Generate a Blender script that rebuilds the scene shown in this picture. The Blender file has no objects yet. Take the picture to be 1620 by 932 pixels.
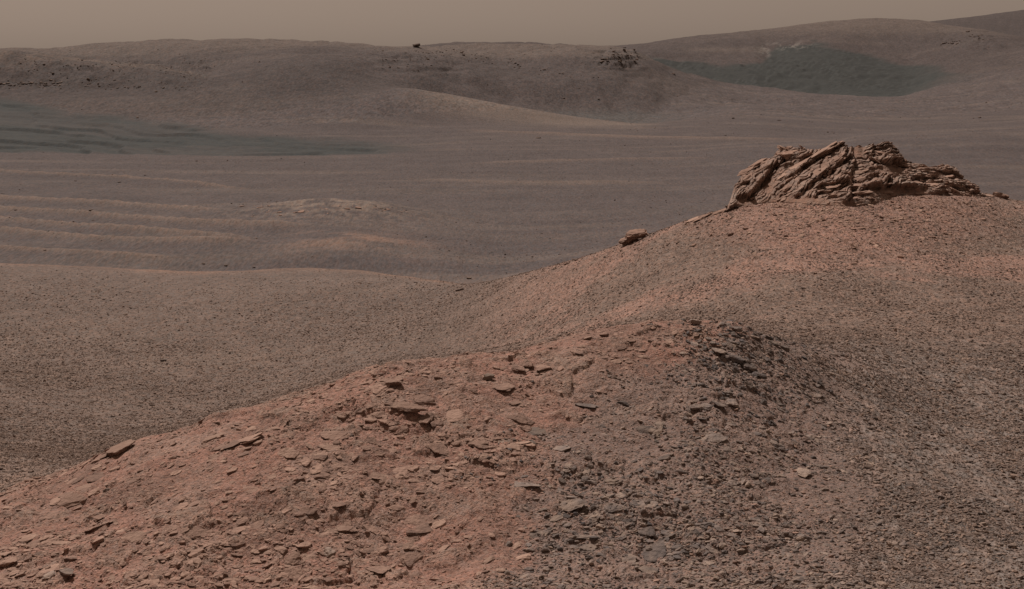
import bpy, math, random
import numpy as np
from mathutils import Vector, Matrix, Euler

# ------------------------------------------------------------------ camera, sky, sun, exposure
W, H = 1620.0, 932.0
F = 1955.0            # focal length in photo pixels
YH = 95.0             # photo row of eye level
CX = W / 2
sc = bpy.context.scene
cam_d = bpy.data.cameras.new('camera')
cam = bpy.data.objects.new('camera', cam_d)
sc.collection.objects.link(cam)
cam.location = (0, 0, 0)
cam.rotation_euler = (math.radians(90), 0, 0)
cam_d.sensor_fit = 'HORIZONTAL'
cam_d.sensor_width = 36.0
cam_d.lens = F * 36.0 / W
cam_d.shift_y = -(H / 2 - YH) / W
cam_d.clip_start = 0.1
cam_d.clip_end = 5000
sc.camera = cam

SUN_EL, SUN_AZ = math.radians(56), math.radians(-34)      # azimuth measured from +Y (view axis) towards +X
world = bpy.data.worlds.new('World')
sc.world = world
world.use_nodes = True
nt = world.node_tree
nt.nodes.clear()
out = nt.nodes.new('ShaderNodeOutputWorld')
bg = nt.nodes.new('ShaderNodeBackground')
sky = nt.nodes.new('ShaderNodeTexSky')
sky.sky_type = 'NISHITA'
sky.sun_disc = False
sky.sun_elevation = SUN_EL
sky.sun_rotation = SUN_AZ
sky.air_density = 0.7
sky.dust_density = 2.0
sky.ozone_density = 0.0
bw = nt.nodes.new('ShaderNodeRGBToBW')
tint = nt.nodes.new('ShaderNodeMix'); tint.data_type = 'RGBA'; tint.blend_type = 'MULTIPLY'
tint.inputs[0].default_value = 1.0
tint.inputs[7].default_value = (1.0, 0.765, 0.61, 1)      # dust-laden air: butterscotch sky
nt.links.new(sky.outputs[0], bw.inputs[0])
pw = nt.nodes.new('ShaderNodeMath'); pw.operation = 'POWER'; pw.inputs[1].default_value = .45   # dust scatters evenly: flatter than clear air
nt.links.new(bw.outputs[0], pw.inputs[0]); nt.links.new(pw.outputs[0], tint.inputs[6])
nt.links.new(tint.outputs[2], bg.inputs[0])
bg.inputs[1].default_value = 0.137
nt.links.new(bg.outputs[0], out.inputs[0])

sun_d = bpy.data.lights.new('sun', 'SUN')
sun_d.energy = 3.75
sun_d.angle = math.radians(0.6)
sun_d.color = (1.0, 0.90, 0.82)
sun = bpy.data.objects.new('sun', sun_d)
sc.collection.objects.link(sun)
sdir = Vector((math.sin(SUN_AZ) * math.cos(SUN_EL), math.cos(SUN_AZ) * math.cos(SUN_EL), math.sin(SUN_EL)))
sun.rotation_euler = sdir.to_track_quat('Z', 'Y').to_euler()
sun.location = sdir * 200

sc.view_settings.view_transform = 'Standard'
sc.view_settings.look = 'None'
sc.view_settings.exposure = 0.0
sc.view_settings.gamma = 1.0

rng = np.random.default_rng(7)
random.seed(7)
LINK = sc.collection.objects.link

# ------------------------------------------------------------------ numeric helpers
def _hash(ix, iy, seed):
    h = (ix.astype(np.int64) * 374761393 + iy.astype(np.int64) * 668265263 + seed * 1442695041) & 0xFFFFFFFF
    h = ((h ^ (h >> 13)) * 1274126177) & 0xFFFFFFFF
    h = (h ^ (h >> 16)) & 0xFFFFFFFF
    return h / 4294967295.0

def vnoise(x, y, seed=0):
    x = np.asarray(x, float); y = np.asarray(y, float)
    ix = np.floor(x); iy = np.floor(y)
    fx = x - ix; fy = y - iy
    ux = fx * fx * fx * (fx * (fx * 6 - 15) + 10); uy = fy * fy * fy * (fy * (fy * 6 - 15) + 10)
    a = _hash(ix, iy, seed); b = _hash(ix + 1, iy, seed); c = _hash(ix, iy + 1, seed); d = _hash(ix + 1, iy + 1, seed)
    return (a + (b - a) * ux + (c - a) * uy + (a - b - c + d) * ux * uy) * 2 - 1

def fbm(x, y, oct=4, seed=0, gain=0.5, lac=2.03):
    s = 0; a = 1; n = 0
    for k in range(oct):
        s = s + a * vnoise(x, y, seed + 17 * k); n += a
        x = x * lac + 13.7; y = y * lac + 5.1; a *= gain
    return s / n

def sstep(a, b, x):
    t = np.clip((x - a) / (b - a), 0, 1)
    return t * t * (3 - 2 * t)

def pchip(xk, yk, x):
    """monotone cubic through knots (xk ascending)"""
    xk = np.asarray(xk, float); yk = np.asarray(yk, float)
    h = np.diff(xk); d = np.diff(yk) / h
    m = np.zeros(len(xk))
    m[0], m[-1] = d[0], d[-1]
    for i in range(1, len(xk) - 1):
        if d[i - 1] * d[i] > 0:
            w1 = 2 * h[i] + h[i - 1]; w2 = h[i] + 2 * h[i - 1]
            m[i] = (w1 + w2) / (w1 / d[i - 1] + w2 / d[i])
    i = np.clip(np.searchsorted(xk, x) - 1, 0, len(h) - 1)
    t = np.clip((x - xk[i]) / h[i], 0, 1)
    t2 = t * t; t3 = t2 * t
    return (2*t3 - 3*t2 + 1) * yk[i] + (t3 - 2*t2 + t) * h[i] * m[i] + (-2*t3 + 3*t2) * yk[i+1] + (t3 - t2) * h[i] * m[i+1]

# ------------------------------------------------------------------ the land: section lines (photo column: photo row, metres ahead)
# Each line runs across the land from left to right; between lines the land is interpolated along the view axis.
SECTIONS = [
 {0: (1500, 3.0), 1620: (1500, 3.0)},
 {0: (932, 9.5), 800: (932, 9.5), 1620: (932, 9.3)},
 {0: (865, 10.7), 400: (780, 10.9), 700: (720, 11.8), 1080: (640, 13.0), 1300: (690, 13.0), 1620: (760, 12.3)},
 {0: (800, 12.0), 90: (762, 12.6), 160: (724, 13.0), 205: (706, 13.0), 300: (678, 13.1), 340: (653, 13.2), 430: (637, 13.3), 520: (609, 13.5),
  600: (584, 13.7), 640: (573, 13.8), 700: (571, 14.0), 740: (563, 14.1), 800: (557, 14.3), 860: (541, 14.6), 950: (524, 15.0), 1000: (517, 15.2),
  1050: (511, 15.4), 1090: (510, 15.5), 1130: (512, 15.7), 1170: (517, 15.9), 1200: (530, 16.0), 1250: (545, 16.3), 1290: (553, 16.7), 1330: (562, 17.2),
  1450: (600, 17.0), 1620: (640, 16.0)},
 {0: (780, 15.5), 160: (735, 16.5), 300: (695, 18.0), 640: (592, 20.0), 900: (556, 19.5), 1080: (528, 19.0), 1200: (540, 19.3), 1290: (548, 19.4), 1330: (546, 19.6),
  1450: (560, 19.2), 1620: (580, 18.5)},
 {0: (740, 19.5), 200: (690, 26), 400: (632, 33), 640: (566, 36), 800: (548, 33), 950: (517, 28), 1080: (503, 25), 1250: (515, 22.5), 1450: (500, 23.5), 1620: (480, 25)},
 {0: (570, 40), 400: (560, 41), 640: (510, 44), 800: (490, 39), 950: (455, 34), 1080: (430, 31), 1250: (420, 28.5), 1450: (410, 29), 1620: (400, 30)},
 {0: (417, 62), 150: (423, 61.5), 330: (430, 60), 430: (427, 60.5), 500: (425, 61), 560: (427, 60.5), 620: (434, 59), 700: (446, 55.5), 740: (451, 52), 800: (441, 46), 850: (428, 43), 900: (415, 41),
  980: (388, 38.5), 1010: (377, 38), 1050: (362, 37), 1100: (345, 36.5), 1160: (330, 36), 1250: (318, 36), 1350: (304, 36), 1450: (302, 36), 1550: (306, 36), 1620: (318, 35.5)},
 {0: (421, 66), 330: (435, 64), 500: (432, 65), 620: (441, 63), 740: (464, 58), 850: (445, 55), 980: (430, 52), 1160: (400, 50), 1350: (400, 50), 1620: (400, 50)},
 {0: (400, 70), 500: (405, 69), 740: (445, 62), 850: (424, 65), 980: (384, 74), 1100: (340, 87), 1160: (325, 93), 1350: (310, 98), 1620: (310, 98)},
 {0: (300, 112), 1000: (300, 112), 1350: (270, 125), 1620: (275, 122)},
 {0: (240, 158), 200: (243, 158), 400: (246, 156), 600: (243, 157), 800: (225, 172), 1000: (205, 195), 1200: (212, 180), 1300: (215, 178), 1400: (207, 180), 1500: (198, 185), 1620: (190, 190)},
 {0: (236, 163), 400: (242, 162), 600: (239, 163), 800: (218, 180), 1000: (198, 203), 1200: (206, 190), 1300: (212, 190), 1400: (211, 195), 1620: (197, 210)},
 {0: (200, 196), 300: (214, 188), 500: (214, 188), 640: (205, 196), 800: (195, 205), 960: (197, 210), 1020: (197, 209.5), 1200: (190, 215), 1400: (195, 225), 1620: (180, 240)},
 {0: (165, 232), 300: (185, 212), 500: (165, 215), 600: (145, 222), 640: (139, 228), 700: (147, 228), 800: (165, 224), 900: (182, 220), 960: (190, 218), 1020: (195.5, 216), 1200: (178, 236), 1400: (178, 262), 1620: (163, 272)},
 {0: (150, 243), 300: (165, 222), 500: (145, 226), 600: (132, 240), 640: (139, 242), 700: (153, 252), 800: (178, 250), 900: (192, 245), 960: (195, 240), 1020: (194, 238), 1200: (170, 258), 1400: (172, 288), 1620: (152, 305)},
 {0: (138, 252), 150: (138, 252), 330: (142, 235), 500: (120, 238), 640: (118, 262), 800: (158, 272), 900: (176, 268), 960: (183, 262), 1020: (182, 262), 1080: (168, 280), 1200: (170, 282), 1400: (167, 310), 1620: (142, 330)},
 {0: (105, 262), 150: (107, 264), 330: (128, 248), 500: (96, 256), 640: (95, 282), 800: (120, 296), 900: (125, 292), 1000: (138, 292), 1080: (148, 310), 1200: (159, 318), 1400: (160, 335), 1620: (131, 352)},
 {0: (79, 275), 60: (82, 277), 130: (89, 280), 250: (105, 272), 330: (120, 262), 420: (100, 266), 500: (83, 285), 640: (84, 310), 800: (104, 325), 900: (106, 312), 960: (100, 315), 1020: (118, 322), 1080: (131, 338), 1200: (149, 348), 1400: (156.5, 355), 1620: (122, 373)},
 {0: (97, 300), 130: (99, 305), 250: (108, 298), 330: (110, 275), 420: (88, 285), 500: (75, 310), 640: (78, 335), 800: (88, 345), 900: (84, 330), 960: (84, 330), 1020: (103, 340), 1080: (119, 372), 1200: (141, 375), 1400: (154, 375), 1620: (115, 395)},
 {0: (96, 330), 130: (95, 330), 250: (90, 318), 330: (88, 300), 420: (76, 320), 500: (70, 340), 640: (77, 350), 800: (78, 380), 900: (76, 365), 960: (77, 365), 1020: (95, 370), 1080: (115, 392), 1200: (138, 387), 1400: (153.7, 383), 1620: (112, 405)},
 {0: (77, 360), 60: (75, 365), 170: (66, 370), 300: (62, 370), 480: (65, 370), 560: (70, 368), 650: (75, 366), 680: (74, 378), 720: (70, 405), 830: (69, 430), 900: (70, 430), 970: (73, 425), 1010: (84, 420), 1040: (97, 415), 1080: (112, 410),
  1150: (129.5, 403), 1200: (136, 398), 1300: (147, 392), 1420: (153.5, 392), 1470: (142, 400), 1500: (133, 405), 1620: (108, 415)},
 {0: (100, 450), 300: (85, 450), 650: (85, 450), 720: (80, 460), 970: (85, 460), 1020: (104, 455), 1080: (122, 445), 1150: (137, 440), 1300: (151, 425), 1420: (153, 415), 1500: (122, 440), 1620: (95, 450)},
 {0: (95, 520), 650: (80, 520), 720: (75, 520), 970: (82, 520), 1050: (93, 520), 1150: (105, 500), 1300: (112, 490), 1420: (120, 490), 1500: (100, 500), 1620: (80, 500)},
 {0: (85, 560), 600: (76, 560), 720: (66, 560), 830: (68, 560), 970: (77, 560), 1080: (75, 560), 1190: (76, 560), 1215: (84, 555), 1300: (76, 560), 1420: (82, 560), 1500: (70, 560), 1560: (60, 560), 1620: (66, 555)},
 {0: (87, 640), 650: (80, 640), 830: (75, 640), 980: (72, 650), 1080: (60, 660), 1200: (48, 670), 1320: (33, 680), 1400: (29.5, 680), 1450: (32, 675), 1500: (40, 665), 1560: (48, 655), 1620: (60, 645)},
 {0: (100, 760), 650: (95, 760), 980: (88, 760), 1200: (70, 760), 1400: (60, 760), 1500: (58, 760), 1620: (62, 740)},
 {0: (90, 900), 980: (80, 900), 1300: (48, 900), 1400: (40, 900), 1480: (32, 900), 1540: (25, 900), 1620: (15, 900)},
 {0: (110, 1200), 1620: (100, 1200)},
]
def section_curves(px):
    P, D = [], []
    for s in SECTIONS:
        xs = np.array(sorted(s), float)
        ys = np.array([s[int(k)][0] for k in xs], float); ds = np.array([s[int(k)][1] for k in xs], float)
        xq = np.clip(px, xs[0], xs[-1])
        P.append(pchip(xs, ys, xq)); D.append(pchip(xs, ds, xq))
    return np.array(P), np.array(D)

px = np.concatenate([np.linspace(-1300, -90, 60, endpoint=False), np.linspace(-90, 1710, 830), np.linspace(1730, 2900, 60)])
drow = [(3.0, 9.0, 24), (9.0, 17.0, 330), (17.0, 40.0, 190), (40, 75, 120), (75, 150, 100), (150, 235, 150), (235, 460, 140), (460, 700, 70), (700, 1200, 16)]
DR = np.concatenate([np.geomspace(a, b, n, endpoint=False) for a, b, n in drow] + [[1200.0]])
NR, NC = len(DR), len(px)
KP, KD = section_curves(px)
PY = np.empty((NR, NC))
for j in range(NC):
    PY[:, j] = pchip(1.0 / KD[::-1, j], KP[::-1, j], 1.0 / DR)
PX = np.broadcast_to(px, (NR, NC))
DD = np.broadcast_to(DR[:, None], (NR, NC))
X = (PX - CX) / F * DD
Y = DD.copy()
Z = -(PY - YH) / F * DD

def band(i0, i1, soft=0.03):
    """1 between section lines i0 and i1 (soft edges as a fraction of distance)"""
    a = np.broadcast_to(KD[i0], (NR, NC)); b = np.broadcast_to(KD[i1], (NR, NC))
    return sstep(a * (1 - soft), a * (1 + soft), DD) * (1 - sstep(b * (1 - soft), b * (1 + soft), DD))

# wind ripples and low dunes of the plain at left: crest traced across columns, height, half width in metres
DUNES = [
 ([(-200, 264), (0, 272), (200, 281), (400, 301)], 0.267, 1.28, 330, 420),
 ([(-200, 308), (0, 316), (150, 323), (330, 338)], 0.429, 1.60, 300, 380),
 ([(-200, 324), (0, 334), (200, 348), (330, 358), (480, 363)], 0.429, 1.52, 420, 520),
 ([(-200, 338), (0, 350), (150, 363), (300, 372), (400, 378)], 0.364, 1.28, 340, 420),
 ([(-200, 355), (0, 367), (150, 380), (330, 386), (420, 384)], 0.390, 1.28, 350, 430),
 ([(-100, 386), (80, 397), (150, 401), (250, 410), (300, 413)], 0.202, 0.96, 240, 310),
 ([(420, 466), (540, 463), (640, 465), (720, 468)], 0.117, 0.72, 640, 720),
 ([(700, 205), (1000, 216), (1300, 222)], 0.143, 4.00, 1200, 1320),
 ([(700, 260), (900, 254), (1120, 250)], 0.127, 2.40, 1050, 1150),
 ([(620, 282), (860, 290), (1050, 287)], 0.103, 2.08, 1000, 1080),
]
def depth_at(col, py):
    """first visible depth of column index col at photo row py"""
    run = np.minimum.accumulate(PYS[:, col])
    i = int(np.searchsorted(-run, -py))
    return DR[min(i, NR - 1)]
PYS = PY
col_of = lambda p: int(np.clip(np.searchsorted(px, p), 0, NC - 1))
duneness = np.zeros((NR, NC))
for pts, h, w, xf0, xf1 in DUNES:
    xs = np.array([p[0] for p in pts], float); ys = np.array([p[1] for p in pts], float)
    x0 = xs[0]
    dcs = np.array([depth_at(j, float(pchip(xs, ys, np.clip(px[j], x0, xf1)))) for j in range(NC)])
    dcs = np.convolve(np.pad(dcs, 30, mode='edge'), np.ones(61) / 61, 'valid')
    for j in range(NC):
        if px[j] < x0 or px[j] > xf1: continue
        a = (1 - sstep(xf0, xf1, px[j])) * sstep(x0, x0 + 120, px[j])
        dc = dcs[j]
        u = (DR - dc) / w
        prof = np.where(u < 0, np.exp(-np.abs(u) ** 1.15), np.exp(-(np.abs(u) * 1.5) ** 1.15))
        Z[:, j] += a * h * prof
        duneness[:, j] = np.maximum(duneness[:, j], a * np.where(u < .15, np.exp(-(u - .15) ** 2 * 1.0), np.exp(-((u - .15) * 5) ** 2)) * min(1, h / .2))

def bump(cx, cy, rx_px, depth_hw, h, p=2.0):
    """low mound centred on a photo point, half width in photo px, half depth in metres"""
    d0 = depth_at(col_of(cx), cy)
    g = np.exp(-np.abs((PX - cx) / rx_px) ** p - np.abs((DD - d0) / depth_hw) ** p)
    return g * h, g
b_h, MOUND = bump(515, 340, 130, 6.0, 1.1); Z += b_h
b_h2, MOUND2 = bump(600, 332, 40, 4.0, .25); Z += b_h2
b_h3, HILLOCK = bump(560, 385, 110, 5.0, .40); Z += b_h3
b_h4, _ = bump(1500, 240, 200, 22, .5); Z += b_h4

# natural relief, in world space
near = 1 - sstep(16.5, 20, DD)
mid = sstep(16.5, 20, DD) * (1 - sstep(140, 170, DD))
far = sstep(205, 262, DD)
Z += near * (0.07 * fbm(X * .8, Y * .8, 3, 3) + .035 * fbm(X * 3.1, Y * 3.1, 4, 5))
Z += mid * (0.10 * fbm(X * .12, Y * .2, 3, 11) + .035 * fbm(X * .7, Y * 1.4, 3, 12) * (DD / 40) ** .5)
gul = fbm(X * .10 + .8 * vnoise(X * .03, Y * .03, 25), Y * .022, 4, 24)
Z += far * .55 * (np.abs(gul) * 2 - .5) * (1 - sstep(600, 700, DD)) * sstep(215, 280, DD)
Z += far * (0.8 * fbm(X * .02, Y * .035, 4, 21) + .40 * fbm(X * .11, Y * .11, 4, 22) * sstep(215, 300, DD))
def cells(x, y, seed):
    """broken-plate relief: value per irregular cell, distance to its border"""
    ix = np.floor(x); iy = np.floor(y)
    f1 = np.full(x.shape, 9.0); f2 = np.full(x.shape, 9.0); idv = np.zeros(x.shape); tx_ = np.zeros(x.shape)
    for dx in (-1, 0, 1):
        for dy in (-1, 0, 1):
            cx_ = ix + dx; cy_ = iy + dy
            qx = cx_ + .1 + .8 * _hash(cx_, cy_, seed); qy = cy_ + .1 + .8 * _hash(cx_, cy_, seed + 1)
            d = np.hypot(x - qx, y - qy)
            m = d < f1
            f2 = np.where(m, f1, np.minimum(f2, d)); f1 = np.where(m, d, f1)
            idv = np.where(m, _hash(cx_, cy_, seed + 2), idv)
            tx_ = np.where(m, (x - qx) * (_hash(cx_, cy_, seed + 3) - .5) + (y - qy) * (_hash(cx_, cy_, seed + 4) - .5), tx_)
    return idv, f2 - f1, tx_
nb = DD[:, 0] < 21
xw = X[nb] + .10 * fbm(X[nb] * 4, Y[nb] * 4, 3, 301); yw = Y[nb] + .10 * fbm(X[nb] * 4, Y[nb] * 4, 3, 302)
BED = sstep(-.25, .25, fbm(X[nb] * 1.0, Y[nb] * 1.4, 4, 303) + .1)
h1, e1, t1 = cells(xw * 2.6, yw * 3.4, 310)
h2, e2, t2 = cells(xw * 7.5, yw * 9.0, 320)
h3, e3, t3 = cells(xw * 17, yw * 20, 330)
plate = .042 * (h1 ** 1.5) * sstep(.0, .10, e1) + .02 * t1 + (.020 * h2 ** 2 * sstep(0, .12, e2) + .012 * t2) + .012 * h3 ** 2 * sstep(0, .15, e3)
tz = fbm(X[nb] * 1.3, Y[nb] * 1.9, 4, 304) * 5
terr = (np.floor(tz) + sstep(.80, 1.0, tz - np.floor(tz)))
nearm = near[nb] * (1 - sstep(1180, 1380, PX[nb] + 80 * fbm(X[nb] * .8, Y[nb] * .8, 3, 305)))
Z[nb] += nearm * (BED * (plate - .012) + .011 * terr * sstep(-.1, .3, BED))
BEDM = np.zeros((NR, NC)); BEDM[nb] = BED * nearm; PLT = np.zeros((NR, NC)); PLT[nb] = (h1 + h2) * .5 * nearm
# streamlined striations on the plain (long across, short in depth)
stri = fbm(X * .035, Y * .42 + .6 * vnoise(X * .05, Y * .05, 31), 4, 32)
Z += stri * .10 * sstep(60, 80, DD) * (1 - sstep(330, 400, DD))

# dark rippled sand fields
SAND_L = sstep(0, 1, 1) * band(11, 15, .012)
edge_n = fbm(X * .03, Y * .03, 4, 41)
lim_top = np.interp(PX, [-400, 0, 120, 250, 420, 560, 680, 760], [140, 150, 176, 190, 211, 226, 236, 246])
SAND_L = SAND_L * sstep(-9, 8, PY - lim_top + edge_n * 18 + 7 * fbm(X * .15, Y * .08, 3, 42))
SAND_L *= 1 - sstep(560, 700, PX)
top_r = np.interp(PX, [1000, 1050, 1100, 1200, 1230, 1290, 1340, 1420, 1500, 1560, 1650], [96, 97, 97, 97, 72, 66, 84, 96, 112, 122, 135])
SAND_R = sstep(-4, 5, PY - top_r + edge_n * 12 + 5 * fbm(X * .06, Y * .05, 3, 43)) * sstep(395, 410, DD) * (1 - sstep(590, 640, DD)) * sstep(985, 1040, PX) * (1 - sstep(1450, 1610, PX + edge_n * 60))
SAND_H = np.exp(-((PX - 960) / 110) ** 2) * sstep(166, 186, PY) * sstep(1.06, 1.10, DD / np.broadcast_to(KD[14], (NR, NC))) * (1 - sstep(330, 350, DD)) * .6
warp = 3.2 * fbm(X * .05, Y * .05, 3, 51)
def ripple(ph):
    s = ph - np.floor(ph)
    return np.where(s < .12, s / .12, (1 - s) / .88)
rip = ripple((Y + 1.3 * X) / 12.0 + warp * .40)
rip *= .55 + .45 * sstep(-.25, .35, fbm(X * .05, Y * .12, 3, 52))
Z += SAND_L * (.55 * (rip - .5) + .08 * fbm(X * .4, Y * .8, 3, 53))
rip2 = ripple((Y + 1.4 * X) / 15.0 + warp * .6)
Z += SAND_R * (.85 * (rip2 - .5)) * (.4 + .6 * sstep(-.3, .4, fbm(X * .03, Y * .05, 3, 54)))

# rock steps: ledges on the far spurs
def ledge(x0, x1, prow, h, soft=2.0):
    m = sstep(x0 - 15, x0 + 15, PX) * (1 - sstep(x1 - 25, x1 + 25, PX))
    return m * h * sstep(-soft, soft, prow - PY + 4 * fbm(X * .08, Y * .08, 3, 61)) * far * (1 - sstep(340, 380, DD))
rough_far = np.zeros((NR, NC))
for (a, b, c, d, e) in [(-100, 330, 100, 138, 1.0), (940, 1015, 84, 106, 1.6), (1480, 1570, 58, 76, .8), (560, 720, 84, 112, .45), (700, 930, 74, 130, .35), (0, 330, 84, 110, .4)]:
    rough_far += e * sstep(a - 20, a + 20, PX) * (1 - sstep(b - 20, b + 20, PX)) * sstep(c - 8, c + 4, PY) * (1 - sstep(d - 3, d + 5, PY)) * far
Z += rough_far * (.8 * np.abs(fbm(X * .22, Y * .22, 4, 62)) * 1.6 - .2)

stepm = np.zeros((NR, NC))
for (a, b, c, d, e) in [(-100, 330, 92, 140, 1.0), (600, 740, 82, 118, .45), (925, 1018, 78, 108, 1.0), (1475, 1575, 52, 78, 1.0)]:
    stepm = np.maximum(stepm, e * sstep(a - 20, a + 20, PX) * (1 - sstep(b - 30, b + 30, PX)) * sstep(c - 8, c + 6, PY) * (1 - sstep(d - 4, d + 6, PY)) * far)
zt = (Z + 1.1 * fbm(X * .035, Y * .05, 3, 63) + .25 * fbm(X * .3, Y * .3, 3, 64)) / 1.7
zs = np.floor(zt) + sstep(.55, .95, zt - np.floor(zt))
Z += stepm * (zs - zt) * 1.7 * .62 * sstep(-.35, .25, fbm(X * .05, Y * .04, 3, 65))
PYS = YH - F * Z / DD          # photo row of every land vertex
PYF = PYS
RUN = np.minimum.accumulate(PYS, axis=0)
VIS = PYS <= RUN + 1.0

def ground(x, y):
    """height and slope of the land at world x, y"""
    p = CX + F * x / y
    j = np.clip(np.interp(p, px, np.arange(NC)), 0, NC - 1.001); i = np.clip(np.interp(y, DR, np.arange(NR)), 0, NR - 1.001)
    j0 = np.asarray(j).astype(int); i0 = np.asarray(i).astype(int); fj = j - j0; fi = i - i0
    return (Z[i0, j0] * (1 - fj) + Z[i0, j0 + 1] * fj) * (1 - fi) + (Z[i0 + 1, j0] * (1 - fj) + Z[i0 + 1, j0 + 1] * fj) * fi
def gnormal(x, y, e=None):
    e = np.maximum(.06, .006 * y) if e is None else e
    zx = (ground(x + e, y) - ground(x - e, y)) / (2 * e); zy = (ground(x, y + e) - ground(x, y - e)) / (2 * e)
    n = np.stack([-zx, -zy, np.ones_like(zx)], -1)
    return n / np.linalg.norm(n, axis=-1, keepdims=True)
def spot(p, q):
    """world point of the land seen at photo column p, row q"""
    d = depth_at(col_of(p), q)
    x = (p - CX) / F * d
    return float(x), float(d), float(ground(np.array(x), np.array(d)))

# ------------------------------------------------------------------ surface colours of the land (soil tones, with some light and shade painted on the far hills)
def mixc(c, m, col):
    c += m[..., None] * (np.array(col) - c)
n1 = fbm(X * .25, Y * .35, 4, 71); n2 = fbm(X * 1.7, Y * 2.2, 4, 72); n3 = fbm(X * .04, Y * .3, 4, 73)
GREY = (.212, .164, .142); RED = (.345, .188, .143); TAN = (.32, .216, .172); BROWN = (.228, .152, .120); DARK = (.118, .102, .094); SAND = (.058, .058, .056); PURP = (.104, .080, .075)
COL = np.empty((NR, NC, 3)); COL[:] = BROWN
front = (DD < np.broadcast_to(KD[4], (NR, NC)) * .98) & (PX < 1400)
fr = front.astype(float)
fr = fr * (1 - sstep(1240, 1420, PX + 120 * fbm(X * .9, Y * 1.1, 3, 84)))
mixc(COL, fr, RED)
bx = np.interp(PYF, [500, 530, 620, 720, 800, 932], [1140, 1105, 960, 800, 790, 830])
greym = sstep(-25, 60, PX - bx + n2 * 120 + 40 * n1) * (1 - sstep(19, 21, DD))
mixc(COL, greym * .62, GREY)
mixc(COL, fr * sstep(.05, .45, n2) * .5 * (1 - .6 * greym), TAN)
mixc(COL, fr * (1 - greym) * sstep(0, .5, fbm(X * .9, Y * 1.3, 4, 74)) * .5, (.20, .128, .100))
mixc(COL, fr * BEDM * sstep(.45, .8, PLT) * .6 * (1 - .6 * greym), (.315, .212, .163))
mh = sstep(19, 22, DD) * (1 - sstep(52, 56, DD)) * sstep(-80, 160, PX - (760 - (PYF - 452) * .5))
mixc(COL, mh * sstep(-.1, .4, n1 + .4 * n2) * .5, RED)
dist_oc = np.hypot((PX - 1330) / 260, (PYF - 335) / 75)
mixc(COL, mh * (1 - sstep(.5, 1.25, dist_oc + n2 * .25)) * .6, RED)
pl = sstep(17, 22, DD) * (1 - mh) * (1 - fr) * (1 - sstep(60, 66, DD))
mixc(COL, pl * .9, (.178, .124, .101))
mixc(COL, pl * sstep(-.05, .4, fbm(X * .13, Y * .25, 4, 86)) * .5, (.192, .133, .106))
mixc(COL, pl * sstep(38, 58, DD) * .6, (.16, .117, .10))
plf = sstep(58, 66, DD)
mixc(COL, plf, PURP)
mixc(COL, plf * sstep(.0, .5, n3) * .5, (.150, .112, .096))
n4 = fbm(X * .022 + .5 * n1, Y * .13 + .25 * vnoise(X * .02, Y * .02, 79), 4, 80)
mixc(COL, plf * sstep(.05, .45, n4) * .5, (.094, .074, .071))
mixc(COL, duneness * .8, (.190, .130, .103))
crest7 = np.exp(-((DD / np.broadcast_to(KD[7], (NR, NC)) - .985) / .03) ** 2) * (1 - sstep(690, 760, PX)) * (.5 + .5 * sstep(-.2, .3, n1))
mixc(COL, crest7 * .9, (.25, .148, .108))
mixc(COL, np.clip(MOUND * 1.2, 0, 1) * sstep(-.3, .3, n2) * .8, (.235, .170, .135))
mixc(COL, HILLOCK * .6 * sstep(-.2, .4, n1), (.27, .16, .115))
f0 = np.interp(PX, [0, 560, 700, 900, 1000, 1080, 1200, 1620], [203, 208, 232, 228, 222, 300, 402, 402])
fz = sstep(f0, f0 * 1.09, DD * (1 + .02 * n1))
mixc(COL, fz, (.088, .067, .062))  # purple-grey grain that also stands in for shade on camera-facing slopes
mixc(COL, fz * (1 - sstep(560, 680, PX)) * (1 - sstep(245, 268, DD)) * .7, (.074, .057, .053))  # same painted slope shade, deeper on the lower left flanks
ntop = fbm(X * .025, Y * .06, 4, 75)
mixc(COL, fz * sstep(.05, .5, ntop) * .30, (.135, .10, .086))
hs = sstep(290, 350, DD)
mixc(COL, hs * (1 - sstep(450, 480, DD)) * (1 - sstep(84, 100, PYF)) * .75, (.145, .108, .091))  # ridge tops lightened: their sunlit look is put into the colour
mixc(COL, sstep(470, 500, DD) * (1 - sstep(38, 66, PYF + 12 * n1)) * .7, (.150, .112, .094))  # painted sunlight on the upper part of the far right hill
mixc(COL, sstep(700, 720, DD) * .9, (.082, .064, .060))
mixc(COL, np.exp(-((DD / np.broadcast_to(KD[18], (NR, NC)) - .985) / .025) ** 2) * (1 - sstep(270, 360, PX)) * (.4 + .6 * sstep(-.3, .2, n1)) * .7, (.165, .118, .094))  # crest highlight painted along the left spur
mixc(COL, np.exp(-((DD / np.broadcast_to(KD[14], (NR, NC)) - .97) / .05) ** 2) * sstep(600, 720, PX) * (1 - sstep(1000, 1060, PX)) * .6, (.205, .15, .12))  # sunlit band of the centre spur, put into the colour
mixc(COL, stepm * sstep(.5, .8, zt - np.floor(zt)) * sstep(-.25, .35, n2) * sstep(-.35, .25, fbm(X * .05, Y * .04, 3, 65)) * .42, (.064, .051, .048))  # ledge risers darkened: painted shade on the faces towards the camera
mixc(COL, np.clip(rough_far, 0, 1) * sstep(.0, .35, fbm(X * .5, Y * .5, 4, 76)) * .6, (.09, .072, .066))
mixc(COL, np.clip(SAND_L, 0, 1) * (.75 + .25 * sstep(-.3, .1, fbm(X * .05, Y * .1, 3, 77))) * .95, SAND)
mixc(COL, np.clip(SAND_R, 0, 1) * .92, (.050, .051, .048))
mixc(COL, np.clip(SAND_H, 0, 1), (.10, .092, .086))
mixc(COL, np.exp(-((PYF - 79) / 4) ** 2) * sstep(1060, 1110, PX) * (1 - sstep(1205, 1222, PX)) * sstep(500, 520, DD) * .35, (.17, .127, .105))
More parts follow.
